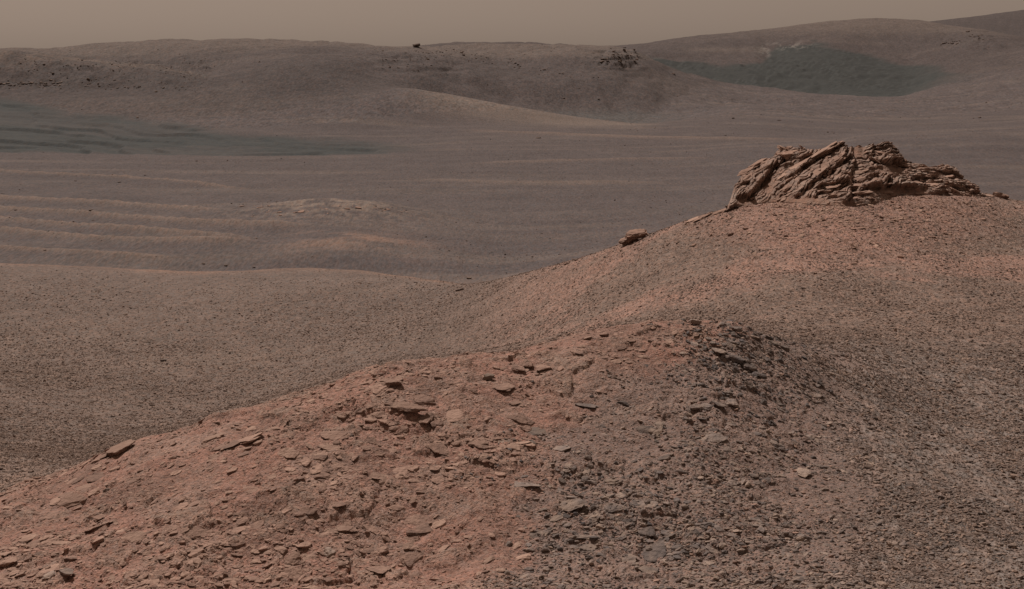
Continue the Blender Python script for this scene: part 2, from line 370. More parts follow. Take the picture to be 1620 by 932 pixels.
whm = (sstep(1120, 1200, PX) * (1 - sstep(1212, 1222, PX)) * np.exp(-((PYF - 82) / 9) ** 2) * sstep(1180, 1215, PX) + np.exp(-((PX - 1250) / 34) ** 2 - ((PYF - 73) / 6) ** 2)) * sstep(480, 500, DD)
mixc(COL, np.clip(whm, 0, 1) * sstep(.05, .25, fbm(X * .6, Y * .25, 3, 78)) * .6, (.24, .205, .178))
vary = 1 + .10 * n1 + .07 * n2
COL = np.clip(COL * vary[..., None], .02, .8)

# ------------------------------------------------------------------ materials
def new_mat(name):
    m = bpy.data.materials.new(name); m.use_nodes = True
    t = m.node_tree; b = t.nodes['Principled BSDF']
    b.inputs['Roughness'].default_value = .95
    b.inputs['Specular IOR Level'].default_value = .12
    return m, t, b
def N(t, kind, **kw):
    n = t.nodes.new(kind)
    for k, v in kw.items():
        if k.startswith('i_'): n.inputs[k[2:].replace('_', ' ')].default_value = v
        else: setattr(n, k, v)
    return n
def math_node(t, op, a, b=None):
    n = t.nodes.new('ShaderNodeMath'); n.operation = op
    for i, v in enumerate((a, b)):
        if v is None: continue
        if hasattr(v, 'is_linked') or hasattr(v, 'links'): t.links.new(v, n.inputs[i])
        else: n.inputs[i].default_value = v
    return n.outputs[0]
def maprange(t, v, a, b, c, d):
    n = t.nodes.new('ShaderNodeMapRange'); t.links.new(v, n.inputs[0])
    for i, q in enumerate((a, b, c, d)): n.inputs[i + 1].default_value = q
    return n.outputs[0]

def soil_material(name, scales, contrast, bumps, bump_dist, stretch=1.0):
    m, t, b = new_mat(name)
    geo = N(t, 'ShaderNodeNewGeometry')
    at = N(t, 'ShaderNodeAttribute', attribute_name='soil')
    mp = N(t, 'ShaderNodeMapping'); mp.inputs['Scale'].default_value = (1, stretch, 1)
    t.links.new(geo.outputs['Position'], mp.inputs[0])
    tot = None; hsum = None
    for i, (s, w) in enumerate(scales):
        n = N(t, 'ShaderNodeTexNoise'); n.inputs['Scale'].default_value = s; n.inputs['Detail'].default_value = 3; n.inputs['Roughness'].default_value = .65
        t.links.new(mp.outputs[0], n.inputs['Vector'])
        v = maprange(t, n.outputs['Fac'], .3, .7, -w, w)
        tot = v if tot is None else math_node(t, 'ADD', tot, v)
        if i in bumps:
            hsum = n.outputs['Fac'] if hsum is None else math_node(t, 'ADD', hsum, n.outputs['Fac'])
    f = math_node(t, 'ADD', math_node(t, 'MULTIPLY', tot, contrast), 1.0)
    mul = N(t, 'ShaderNodeVectorMath', operation='SCALE')
    t.links.new(at.outputs['Color'], mul.inputs[0]); t.links.new(f, mul.inputs['Scale'])
    # small hue wander: reddish against greyish grains
    n2 = N(t, 'ShaderNodeTexNoise'); n2.inputs['Scale'].default_value = scales[0][0] * .6; n2.inputs['Detail'].default_value = 4
    t.links.new(mp.outputs[0], n2.inputs['Vector'])
    hue = N(t, 'ShaderNodeMix', data_type='RGBA', blend_type='MULTIPLY')
    t.links.new(maprange(t, n2.outputs['Fac'], .38, .62, 0, 1), hue.inputs[0])
    t.links.new(mul.outputs[0], hue.inputs[6]); hue.inputs[7].default_value = (.86, .98, 1.06, 1)
    t.links.new(hue.outputs[2], b.inputs['Base Color'])
    bp = N(t, 'ShaderNodeBump'); bp.inputs['Strength'].default_value = 1.0; bp.inputs['Distance'].default_value = bump_dist
    t.links.new(hsum, bp.inputs['Height']); t.links.new(bp.outputs[0], b.inputs['Normal'])
    return m
M_NEAR = soil_material('dusty_soil', [(45, .5), (14, .35), (3.5, .2)], .55, (0, 1), .03)
M_MID = soil_material('gravel_soil', [(18, .65), (7, .4), (1.6, .2)], .65, (0, 1), .08, .5)
M_PLAIN = soil_material('plain_soil', [(9.0, .75), (4.0, .5), (.8, .2)], .34, (0, 1), .04, .25)
M_GPLAIN = soil_material('gravel_plain_soil', [(11, .6), (4.5, .4), (1.0, .2)], .5, (0, 1), .06, .6)
M_FAR = soil_material('distant_soil', [(2.6, .75), (1.1, .5), (.25, .2)], .42, (0, 1), .14, .4)
M_SAND = soil_material('dark_sand', [(3.0, .4), (1.0, .3), (.3, .2)], .35, (0,), .05)

def rock_material(name, cols, tex_scale=9.0, bump=.02, strata=False, varia=.28):
    m, t, b = new_mat(name)
    tc = N(t, 'ShaderNodeTexCoord'); oi = N(t, 'ShaderNodeObjectInfo'); geo = N(t, 'ShaderNodeNewGeometry')
    n = N(t, 'ShaderNodeTexNoise'); n.inputs['Scale'].default_value = tex_scale; n.inputs['Detail'].default_value = 5; n.inputs['Roughness'].default_value = .62
    t.links.new(geo.outputs['Position'], n.inputs['Vector'])
    cr = N(t, 'ShaderNodeValToRGB'); e = cr.color_ramp.elements
    e[0].position = .28; e[0].color = (*cols[0], 1); e[1].position = .70; e[1].color = (*cols[-1], 1)
    for k, c in enumerate(cols[1:-1]):
        q = e.new(.28 + .42 * (k + 1) / (len(cols) - 1)); q.color = (*c, 1)
    add = math_node(t, 'ADD', n.outputs['Fac'], maprange(t, oi.outputs['Random'], 0, 1, -.16, .16))
    t.links.new(add, cr.inputs[0])
    sclr = N(t, 'ShaderNodeVectorMath', operation='SCALE')
    t.links.new(cr.outputs[0], sclr.inputs[0])
    rv = math_node(t, 'FRACT', math_node(t, 'MULTIPLY', oi.outputs['Random'], 17.31))
    t.links.new(maprange(t, rv, 0, 1, 1 - varia, 1 + varia), sclr.inputs['Scale'])
    t.links.new(sclr.outputs[0], b.inputs['Base Color'])
    n3 = N(t, 'ShaderNodeTexNoise'); n3.inputs['Scale'].default_value = tex_scale * 3; n3.inputs['Detail'].default_value = 5
    if strata:
        mp = N(t, 'ShaderNodeMapping'); mp.inputs['Scale'].default_value = (1, 1, 7)
        t.links.new(geo.outputs['Position'], mp.inputs[0]); t.links.new(mp.outputs[0], n3.inputs['Vector'])
    else:
        t.links.new(geo.outputs['Position'], n3.inputs['Vector'])
    bp = N(t, 'ShaderNodeBump'); bp.inputs['Strength'].default_value = .8; bp.inputs['Distance'].default_value = bump
    t.links.new(n3.outputs['Fac'], bp.inputs['Height']); t.links.new(bp.outputs[0], b.inputs['Normal'])
    return m
M_TANROCK = rock_material('tan_dusty_rock', [(.21, .138, .112), (.285, .184, .145), (.335, .224, .176)], 9, .03, varia=.2)
M_GREYROCK = rock_material('grey_rock', [(.128, .107, .101), (.205, .160, .140), (.285, .213, .173)], 9, .03)
M_PEB = rock_material('pebble_brown', [(.145, .107, .091), (.195, .140, .116), (.255, .180, .142)], 3, .01, varia=.3)
M_DARKROCK = rock_material('dark_rock', [(.10, .075, .065), (.14, .105, .09), (.185, .138, .113)], 1.5, .05)
M_OUT = rock_material('outcrop_rock', [(.215, .140, .110), (.305, .195, .15), (.35, .236, .184)], 2.6, .045, strata=True, varia=.14)

# ------------------------------------------------------------------ build the land as one sheet cut into its named pieces
reg = np.zeros((NR, NC), int)                         # 0 plain
reg[fr > .5] = 1                                      # near hill
midhill = (DD < np.broadcast_to(KD[8], (NR, NC))) & (fr < .5) & (PX > 740 - (PYF - 452) * .9)
reg[midhill] = 2
reg[DD > np.broadcast_to(KD[13], (NR, NC)) * 1.05] = 3
reg[(reg == 0) & (DD < np.broadcast_to(KD[7], (NR, NC)) * 1.01)] = 5
reg[(SAND_L > .5) | (SAND_R > .5)] = 4
quad = reg[:-1, :-1]
idx = np.arange(NR * NC).reshape(NR, NC)
V = np.stack([X, Y, Z], -1).reshape(-1, 3)
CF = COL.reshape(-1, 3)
# smooth normals of the whole sheet, so the cut leaves no seam
tx = np.stack(np.gradient(np.stack([X, Y, Z], -1), axis=1), -1)[..., 0] if False else np.gradient(np.stack([X, Y, Z], -1), axis=1)
ty = np.gradient(np.stack([X, Y, Z], -1), axis=0)
NV = np.cross(tx, ty); NV /= np.linalg.norm(NV, axis=-1, keepdims=True) + 1e-12
NV = NV.reshape(-1, 3)
Q = np.stack([idx[:-1, :-1], idx[:-1, 1:], idx[1:, 1:], idx[1:, :-1]], -1)
def mesh_np(name, verts, quads):
    me = bpy.data.meshes.new(name)
    k = quads.shape[1]
    me.vertices.add(len(verts)); me.vertices.foreach_set('co', np.ascontiguousarray(verts, dtype=np.float32).ravel())
    me.loops.add(quads.size); me.loops.foreach_set('vertex_index', quads.astype(np.int32).ravel())
    me.polygons.add(len(quads)); me.polygons.foreach_set('loop_start', np.arange(0, quads.size, k, dtype=np.int32))
    me.update(calc_edges=True)
    return me
def land(name, r, mat):
    q = Q[quad == r]
    u, inv = np.unique(q, return_inverse=True)
    me = mesh_np(name, V[u], inv.reshape(-1, 4))
    at = me.attributes.new('soil', 'FLOAT_COLOR', 'POINT')
    at.data.foreach_set('color', np.concatenate([CF[u], np.ones((len(u), 1))], 1).astype(np.float32).ravel())
    me.polygons.foreach_set('use_smooth', np.ones(len(q), bool))
    me.normals_split_custom_set_from_vertices(NV[u].astype(np.float32))
    me.materials.append(mat)
    o = bpy.data.objects.new(name, me); LINK(o); o['kind'] = 'structure'
    return o
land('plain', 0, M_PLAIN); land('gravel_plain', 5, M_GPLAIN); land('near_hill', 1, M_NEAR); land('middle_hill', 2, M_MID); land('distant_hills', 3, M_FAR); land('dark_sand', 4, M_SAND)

# ------------------------------------------------------------------ rock meshes
def ico(sub):
    import bmesh
    bm = bmesh.new(); bmesh.ops.create_icosphere(bm, subdivisions=sub, radius=1)
    v = np.array([p.co[:] for p in bm.verts]); f = np.array([[q.index for q in p.verts] for p in bm.faces]); bm.free()
    return v, f
ICO = {k: ico(k) for k in (1, 2, 3, 4)}
def rock_mesh(name, seed, sub, flat=(.3, .5), planes=11, rough=.05, layers=0, mat=None, elong=.7, wedge=0.0, under=0.0):
    """angular stone: a ball cut by random planes, flattened, roughened; layers > 0 adds bedding steps on its sides"""
    r = np.random.default_rng(seed)
    v, f = ICO[sub]; v = v.copy()
    nrm = r.normal(size=(planes, 3)); nrm[:, 2] *= .45; nrm /= np.linalg.norm(nrm, axis=1, keepdims=True)
    off = r.uniform(.45, .9, planes)
    nrm = np.vstack([nrm, [[0, 0, 1], [0, 0, -1]]]); off = np.append(off, [.55, .6])
    nrm[-2, :2] = r.normal(0, .16, 2); nrm[-2] /= np.linalg.norm(nrm[-2])
    dn = v @ nrm.T
    rad = np.min(np.where(dn > .02, off / np.maximum(dn, .02), 9), axis=1)
    rad = np.minimum(rad, 1.25)
    v = v * rad[:, None]
    k = r.uniform(0, 50)
    nz = fbm(v[:, 0] * 2.2 + k, v[:, 1] * 2.2 + v[:, 2] * 2.9, 3, seed) * rough * 2.2
    v *= (1 + nz)[:, None]
    if layers:
        lz = v[:, 2] * layers
        li = np.floor(lz + .25 * vnoise(v[:, 0] * 1.5, v[:, 1] * 1.5, seed))
        st = _hash(li, li * 0 + seed, 5) * .30 - .12
        v[:, :2] *= (1 + st)[:, None]
        v[:, 2] += .5 * (np.floor(lz) / layers - v[:, 2] + .5 / layers) * (np.abs(v[:, 2]) < .5)
    fl = r.uniform(*flat)
    v[:, 1] *= r.uniform(elong, 1); v[:, 2] *= fl
    if under:
        zz = (v[:, 2] - v[:, 2].min()) / (v[:, 2].max() - v[:, 2].min())
        v[:, :2] *= (1 - under * (1 - zz))[:, None]
    v[:, 2] += wedge * v[:, 0]
    v /= (v[:, 0].max() - v[:, 0].min())        # unit width
    v[:, 2] -= v[:, 2].min()
    me = mesh_np(name, v, f)
    me.polygons.foreach_set('use_smooth', np.zeros(len(f), bool))
    if mat: me.materials.append(mat)
    TOPZ[me.name] = float(v[:, 2].max())
    return me
TOPZ = {}

def tag(o, label, cat, group=None, kind=None):
    o['label'] = label; o['category'] = cat
    if group: o['group'] = group
    if kind: o['kind'] = kind
def orient(nv, yaw, tilt=(0, 0)):
    z = Vector(nv).normalized()
    q = z.to_track_quat('Z', 'Y')
    base = Vector((0, 0, 1)).rotation_difference(z)
    return (base @ Euler((tilt[0], tilt[1], yaw)).to_quaternion()).to_euler()
def put(name, me, p, q, wpx, yaw=0, tilt=(0, 0), sink=.25, sz=1.0, sy=1.0, soft=.7):
    """set a stone on the land at the photo point (p, q); wpx its width there in photo pixels"""
    x, d, z = spot(p, q)
    s = wpx * d / F
    nv = gnormal(np.array(x), np.array(d)); nv = Vector((float(nv[0]) * soft, float(nv[1]) * soft, float(nv[2])))
    o = bpy.data.objects.new(name, me); LINK(o)
    hgt = TOPZ[me.name] * s * sz
    o.location = (x, d, z - sink * hgt)
    o.rotation_euler = orient(nv, yaw, tilt); o.scale = (s, s * sy, s * sz)
    return o

# ------------------------------------------------------------------ scattered stones too many to count, drawn as instances
def euler_from(norms, yaw):
    n = norms; c = np.cos(yaw); q = np.sin(yaw)
    ax = np.stack([np.ones(len(n)), np.zeros(len(n)), -n[:, 0] / n[:, 2]], -1); ax /= np.linalg.norm(ax, axis=1, keepdims=True)
    ay = np.cross(n, ax)
    ux = ax * c[:, None] + ay * q[:, None]; uy = np.cross(n, ux)
    return np.stack([np.arctan2(uy[:, 2], n[:, 2]), -np.arcsin(np.clip(ux[:, 2], -1, 1)), np.arctan2(ux[:, 1], ux[:, 0])], -1)
def scatter(name, pts, sizes, turn, meshes, label, cat):
    me = bpy.data.meshes.new(name); n = len(pts)
    me.vertices.add(n); me.vertices.foreach_set('co', pts.astype(np.float32).ravel())
    for nm, arr in (('size', sizes), ('turn', turn)):
        a = me.attributes.new(nm, 'FLOAT_VECTOR', 'POINT'); a.data.foreach_set('vector', arr.astype(np.float32).ravel())
    a = me.attributes.new('pick', 'INT', 'POINT'); a.data.foreach_set('value', rng.integers(0, len(meshes), n).astype(np.int32))
    o = bpy.data.objects.new(name, me); LINK(o)
    g = bpy.data.node_groups.new(name + '_scatter', 'GeometryNodeTree')
    g.interface.new_socket('Geometry', in_out='INPUT', socket_type='NodeSocketGeometry'); g.interface.new_socket('Geometry', in_out='OUTPUT', socket_type='NodeSocketGeometry')
    gi = g.nodes.new('NodeGroupInput'); go = g.nodes.new('NodeGroupOutput')
    m2p = g.nodes.new('GeometryNodeMeshToPoints'); iop = g.nodes.new('GeometryNodeInstanceOnPoints'); jn = g.nodes.new('GeometryNodeJoinGeometry')
    def named(nm, ty):
        k = g.nodes.new('GeometryNodeInputNamedAttribute'); k.data_type = ty; k.inputs['Name'].default_value = nm; return k.outputs[0]
    g.links.new(gi.outputs[0], m2p.inputs[0]); g.links.new(m2p.outputs[0], iop.inputs['Points'])
    for rm in meshes:
        ob = bpy.data.objects.new('stone_shape', rm)          # source shape only; never placed in the scene itself
        oi = g.nodes.new('GeometryNodeObjectInfo'); oi.inputs['Object'].default_value = ob; oi.inputs['As Instance'].default_value = True
        g.links.new(oi.outputs['Geometry'], jn.inputs[0])
    g.links.new(jn.outputs[0], iop.inputs['Instance'])
    iop.inputs['Pick Instance'].default_value = True
    g.links.new(named('pick', 'INT'), iop.inputs['Instance Index'])
    e2r = g.nodes.new('FunctionNodeEulerToRotation'); g.links.new(named('turn', 'FLOAT_VECTOR'), e2r.inputs[0])
    g.links.new(e2r.outputs[0], iop.inputs['Rotation'])
    g.links.new(named('size', 'FLOAT_VECTOR'), iop.inputs['Scale'])
    g.links.new(iop.outputs[0], go.inputs[0])
    md = o.modifiers.new('scatter', 'NODES'); md.node_group = g
    tag(o, label, cat, kind='stuff')
    return o

CELL = np.abs(np.gradient(X, axis=1) * np.gradient(Y, axis=0))
INFR = ((PX > -160) & (PX < 1780)).astype(float)
def sample(n, weight):
    w = (weight * CELL / DD ** 2 * INFR).ravel()
    c = np.cumsum(w); k = np.searchsorted(c, rng.random(n) * c[-1])
    i, j = np.unravel_index(np.clip(k, 0, NR * NC - 1), (NR, NC))
    d = DR[i] * (1 + rng.uniform(-.5, .5, n) * .006); p = px[j] + rng.uniform(-1.1, 1.1, n)
    x = (p - CX) / F * d
    return x, d, ground(x, d)
def gravel(name, n, weight, smin, smax, power, meshes, label, cat='gravel', sink=.2, lean=.25, grow=0.0, strike=None, tall=1.0):
    x, y, z = sample(n, weight)
    u = rng.random(n)
    s = (smin ** (-power) + u * (smax ** (-power) - smin ** (-power))) ** (-1 / power)
    s = s * (y / 12.0) ** grow
    nv = gnormal(x, y) + rng.normal(0, lean, (n, 3)) * np.array([1, 1, 0]); nv /= np.linalg.norm(nv, axis=1, keepdims=True)
    hz = s * rng.uniform(.5, 1.0, n) * tall
    sizes = np.stack([s, s * (rng.uniform(.7, 1.2, n) if strike is None else rng.uniform(.45, .9, n)), hz], -1)
    yaw = rng.uniform(0, 6.283, n) if strike is None else rng.normal(strike, .45, n) + math.pi * rng.integers(0, 2, n)
    return scatter(name, np.stack([x, y, z - hz * sink * .45], -1), sizes, euler_from(nv, yaw), meshes, label, cat)

PEB = [rock_mesh('pebble_shape', 100 + k, 1, (.5, .8), 9, .03, 0, M_PEB, under=.15) for k in range(7)]
PEBG = [rock_mesh('grey_stone_shape', 120 + k, 2, (.32, .6), 10, .05, 0, M_GREYROCK, under=.25) for k in range(8)]
CHIP = [rock_mesh('tan_chip_shape', 140 + k, 2, (.25, .5), 9, .05, 0, M_TANROCK, under=.25) for k in range(8)]
PLATE = [rock_mesh('plate_shape', 160 + k, 2, (.26, .40), 9, .08, 4, M_TANROCK, .65, under=.2) for k in range(6)]

PLATEG = [rock_mesh('grey_plate_shape', 170 + k, 2, (.26, .42), 9, .08, 4, M_GREYROCK, .65, under=.2) for k in range(6)]
FR = fr
RIGHTSL = (1 - sstep(19, 24, DD)) * sstep(1180, 1300, PX) * (1 - FR)
clus = sstep(-.15, .5, fbm(X * 1.1, Y * 1.5, 4, 81))
clus2 = sstep(-.2, .45, fbm(X * 2.3, Y * 3.0, 3, 82))
gravel('loose_chips', 75000, FR * (.2 + clus2 + .6 * clus) * (1 - .5 * greym), .012, .06, 1.9, CHIP, 'small tan rock chips strewn over the red dust of the near hill', strike=.2, tall=1.1)
gravel('flat_plates', 16000, FR * (.12 + clus * (.3 + clus2)) * (1 - greym), .04, .15, 2.3, PLATE, 'thin tan bedrock plates half buried in the near hill', 'rubble', sink=.45, lean=.08, strike=.2, tall=1.0)
gravel('grey_plates', 6000, FR * (.2 + clus) * greym, .045, .14, 2.4, PLATEG, 'grey brown flat stones among the rubble of the near hill', 'rubble', sink=.45, lean=.14, strike=.1, tall=1.3)
gravel('grey_rubble', 70000, np.clip(FR * greym * (.3 + clus) + .7 * RIGHTSL * (.4 + clus2), 0, 2), .014, .08, 1.9, PEBG, 'grey angular rubble covering the right flank of the near hill', 'rubble', lean=.3, strike=.1, tall=1.15)
M_COOL = rock_material('dark_cool_rock', [(.095, .083, .083), (.145, .121, .113), (.215, .168, .144)], 9, .03)
PEBD = [rock_mesh('dark_rubble_shape', 190 + k, 2, (.32, .55), 10, .07, 3, M_COOL, under=.2) for k in range(6)]
darkp = np.exp(-((PX - 1185 - (PYF - 580) * .55) / 75) ** 2 - ((PYF - 575) / 60) ** 2) * FR + .22 * np.exp(-((PX - 930) / 130) ** 2 - ((PYF - 770) / 90) ** 2) * FR * clus
gravel('dark_rubble', 3600, darkp * (.3 + clus2), .02, .11, 1.9, PEBD, 'dark bluish angular rubble right of the near hill summit', 'rubble', lean=.25, strike=.0, tall=1.2)
gravel('gravel', 120000, (reg == 2) * 1.0 * (.35 + sstep(-.3, .4, fbm(X * .7, Y * .9, 3, 83))), .014, .05, 2.4, PEB, 'brown gravel covering the slope below the rock outcrop', grow=.45)
gravel('plain_gravel', 110000, (reg == 5) * sstep(12, 16, DD) * (1 - sstep(38, 60, DD)) * (.35 + .5 * clus2 + .6 * sstep(-.25, .35, fbm(X * .16, Y * .22, 4, 85))), .012, .045, 2.8, PEB, 'fine grey brown gravel covering the plain behind the near hill', grow=.6)

FARS = [rock_mesh('far_stone_shape', 180 + k, 1, (.5, .8), 9, .04, 0, M_DARKROCK, under=.1) for k in range(5)]
patch = sstep(.0, .5, fbm(X * .06, Y * .09, 4, 87))
gravel('plain_stones', 6000, (reg == 0) * sstep(62, 75, DD) * (.1 + patch), .014, .06, 2.6, FARS, 'tiny stones dotted over the wide plain', 'stones', grow=.45)
gravel('hill_stones', 5000, (reg == 3) * (1 - sstep(600, 700, DD)) * (.03 + .25 * patch + 2.0 * np.clip(rough_far, 0, 1) + 2.0 * stepm), .12, .6, 2.4, FARS, 'small dark stones dotted over the distant hills', 'stones')

# ------------------------------------------------------------------ the rock outcrop on the middle hill
OB = ([1148, 1165, 1200, 1230, 1290, 1340, 1380, 1420, 1480, 1540, 1558], [336, 327, 322, 319, 323, 326, 322, 308, 307, 310, 310])
OC = ([1148, 1158, 1164, 1180, 1200, 1222, 1228, 1240, 1262, 1282, 1300, 1318, 1334, 1344, 1360, 1376, 1400, 1412, 1432, 1450, 1480, 1502, 1520, 1545, 1552, 1558],
      [330, 316, 292, 270, 259, 250, 240, 232, 233, 238, 236, 230, 227, 232, 232, 231, 227, 231, 252, 259, 264, 267, 281, 293, 304, 309])
NU, NF, NB = 620, 230, 40
up = np.linspace(1148, 1558, NU)
base_py = np.interp(up, *OB); crest_py = np.interp(up, *OC) + 1.5 * vnoise(up * .12, up * 0, 91)
base_D = np.array([depth_at(col_of(p), q) for p, q in zip(up, base_py)])
base_D = np.convolve(np.pad(base_D, 20, mode='edge'), np.ones(41) / 41, 'valid') - .15
def face(p, q):
    """point of the outcrop's smooth front face at photo column p, row q"""
    b = np.interp(p, up, base_py); c = np.interp(p, *OC); d = np.interp(p, up, base_D)
    v = np.clip((b - q) / np.maximum(b - c, 3), 0, 1)
    dd = d + 3.4 * v ** 1.15 * np.clip((b - c) / 80, .15, 1)
    return (p - CX) / F * dd, dd, -(q - YH) / F * dd
vv = np.concatenate([np.linspace(-.12, 1, NF), 1 + np.linspace(0, 1, NB + 1)[1:]])
UP, VV = np.meshgrid(up, vv)
front_m = VV <= 1
QF = np.interp(UP, up, base_py) + (np.interp(UP, up, crest_py) - np.interp(UP, up, base_py)) * np.minimum(VV, 1)
hgt = np.clip((np.interp(UP, up, base_py) - np.interp(UP, up, crest_py)) / 80, .15, 1)
DF = np.interp(UP, up, base_D) + 3.4 * np.clip(VV, 0, 1) ** 1.15 * hgt + np.maximum(VV - 1, 0) * 2.2
XF = (UP - CX) / F * np.where(front_m, DF, np.interp(UP, up, base_D) + 3.4 * hgt); ZF = -(QF - YH) / F * np.where(front_m, DF, np.interp(UP, up, base_D) + 3.4 * hgt)
ZF = ZF - np.maximum(VV - 1, 0) ** 1.4 * (1.2 + hgt * 1.6)
wob = fbm(UP * .03, QF * .04, 3, 92)
TH = np.radians(np.where(UP + 40 * wob < 1346, 29, np.where(UP + 40 * wob < 1440, 7, -9)))
dom = np.where(UP + 40 * wob < 1346, 1, np.where(UP + 40 * wob < 1440, 2, 3))
bb = -XF * np.sin(TH) + ZF * np.cos(TH) + .22 * fbm(XF * 1.3, ZF * 1.5, 4, 93)
aa = XF * np.cos(TH) + ZF * np.sin(TH) + .12 * fbm(XF * 2, ZF * 2, 3, 94)
def strata(T, L, seed):
    li = np.floor(bb / T); s = bb / T - li
    seg = aa / L + _hash(li, dom, seed) * 7
    bi = np.floor(seg); e = np.abs(seg - bi - .5) * 2
    amp = _hash(li * 31 + dom, bi, seed + 1)
    prof = np.where(s < .16, -.5, np.where(s < .26, -.5 + 1.5 * (s - .16) / .10, np.where(s < .78, 1.0, 1 - .7 * (s - .78) / .22)))
    return (prof * (.35 + amp) + (amp - .5) * .7) * (1 - .8 * sstep(.86, 1.0, e))
fade = sstep(-.05, .22, VV) * np.where(front_m, 1, .35)
sandm = np.zeros_like(UP)
for (p, q, rx, ry, k) in [(1357, 240, 13, 12, 1), (1408, 268, 30, 9, 1), (1216, 293, 10, 20, .9), (1300, 268, 8, 14, .8), (1345, 290, 8, 26, .7), (1262, 318, 55, 8, 1), (1420, 302, 60, 7, .9), (1180, 318, 22, 8, .9), (1340, 325, 40, 6, .9)]:
    sandm = np.maximum(sandm, k * np.exp(-((UP - p) / rx) ** 2 - ((QF - q) / ry) ** 2))
sandm = sstep(.25, .75, sandm + .18 * fbm(UP * .08, QF * .1, 3, 95)) * front_m
ch, ce, ct = cells(aa * 1.9, bb * 4.2, 340)
ch2, ce2, ct2 = cells(aa * 5.5 + 3, bb * 10, 350)
disp = .15 * strata(.34, 1.3, 11) + .06 * strata(.12, .5, 12) + .17 * (ch - .5) * sstep(0, .15, ce) + .09 * ct + .08 * (ch2 - .5) * sstep(0, .2, ce2) + .10 * fbm(XF * 1.1, ZF * 1.3, 4, 96) + .05 * fbm(XF * 5, ZF * 7, 3, 97)
disp = disp + .042 * strata(.06, .25, 13) + .045 * fbm(XF * 11, ZF * 15, 3, 101)
disp = disp * fade * (1 - .9 * sandm)
for (a0, b0, a1, b1, dp, wd) in [(1184, 316, 1228, 260, .30, 4), (1244, 286, 1336, 225, .26, 3), (1258, 314, 1346, 248, .28, 3.5), (1348, 322, 1353, 258, .16, 5), (1382, 254, 1432, 262, .22, 3), (1438, 284, 1480, 281, .16, 3),
                                 (1490, 296, 1535, 299, .14, 3), (1226, 262, 1246, 246, .3, 4), (1362, 300, 1392, 296, .2, 3), (1355, 285, 1390, 280, .2, 3), (1290, 300, 1340, 290, .25, 4)]:
    lx, ly = a1 - a0, b1 - b0; ll = math.hypot(lx, ly)
    t_ = ((UP - a0) * lx + (QF - b0) * ly) / ll ** 2
    dist = ((UP - a0) * (-ly) + (QF - b0) * lx) / ll + 3.0 * fbm(UP * .07, QF * .09, 3, 99)      # > 0 below the joint
    wt = sstep(-.06, .06, t_) * (1 - sstep(.94, 1.06, t_)) * fade
    disp = disp + wt * dp * (-np.exp(-((dist - wd * .4) / wd) ** 2) + .75 * np.exp(-((dist + wd * 1.5) / (wd * 1.3)) ** 2))
YFd = DF - disp * .85; ZFd = ZF + disp * .35
root = bpy.data.objects.new('rock_outcrop', None); LINK(root)
bx0, by0, bz0 = spot(1350, 322); root.location = (bx0, by0, bz0)
tag(root, 'rugged reddish layered rock outcrop with tilted slabs capping the middle hill', 'outcrop')
vo = np.stack([XF - bx0, YFd - by0, ZFd - bz0], -1).reshape(-1, 3)
ii = np.arange(vo.shape[0]).reshape(UP.shape)
qo = np.stack([ii[:-1, :-1], ii[:-1, 1:], ii[1:, 1:], ii[1:, :-1]], -1).reshape(-1, 4)
me = mesh_np('bedrock', vo, qo)
oc_n = fbm(XF * 2.2, ZF * 3.0, 4, 98)
OCOL = np.empty(UP.shape + (3,)); OCOL[:] = (.305, .193, .148)
mixc(OCOL, sstep(0, .5, oc_n) * .7, (.345, .24, .19)); mixc(OCOL, sstep(0, .5, -oc_n) * .5, (.215, .152, .124)); mixc(OCOL, sandm, (.255, .15, .11))
at = me.attributes.new('soil', 'FLOAT_COLOR', 'POINT'); at.data.foreach_set('color', np.concatenate([OCOL.reshape(-1, 3), np.ones((vo.shape[0], 1))], 1).astype(np.float32).ravel())
M_CORE = soil_material('bedrock', [(14, .5), (5, .3), (1.5, .2)], .5, (0, 1), .05)
me.polygons.foreach_set('use_smooth', np.zeros(len(qo), bool))
me.materials.append(M_CORE)
core = bpy.data.objects.new('bedrock', me); LINK(core); core.parent = root

SLAB = [rock_mesh('slab_shape', 200 + k, 3, (.2, .32), 12, .11, 6, M_OUT, .6, under=.25) for k in range(8)]
BLOCK = [rock_mesh('block_shape', 220 + k, 4, (.42, .62), 12, .12, 8, M_OUT, .6, under=.2) for k in range(6)]
LONG = [rock_mesh('long_slab_shape', 240 + k, 4, (.13, .17), 14, .12, 6, M_OUT, .4, under=.15) for k in range(4)]
def part(name, me, p, q, wpx, theta, fwd=.0, sz=1.0, sy=1.0, yaw=0.0, roll=.0):
    x, y, z = (float(v) for v in face(p, q))
    s = wpx * y / F
    o = bpy.data.objects.new(name, me); LINK(o); o.parent = root
    o.rotation_euler = (Euler((roll, -math.radians(theta), 0)).to_quaternion() @ Euler((0, 0, yaw)).to_quaternion()).to_euler()
    o.scale = (s, s * sy, s * sz)
    o.location = (x - bx0, y - fwd * s - by0, z - TOPZ[me.name] * s * sz * .5 - bz0)
    return o
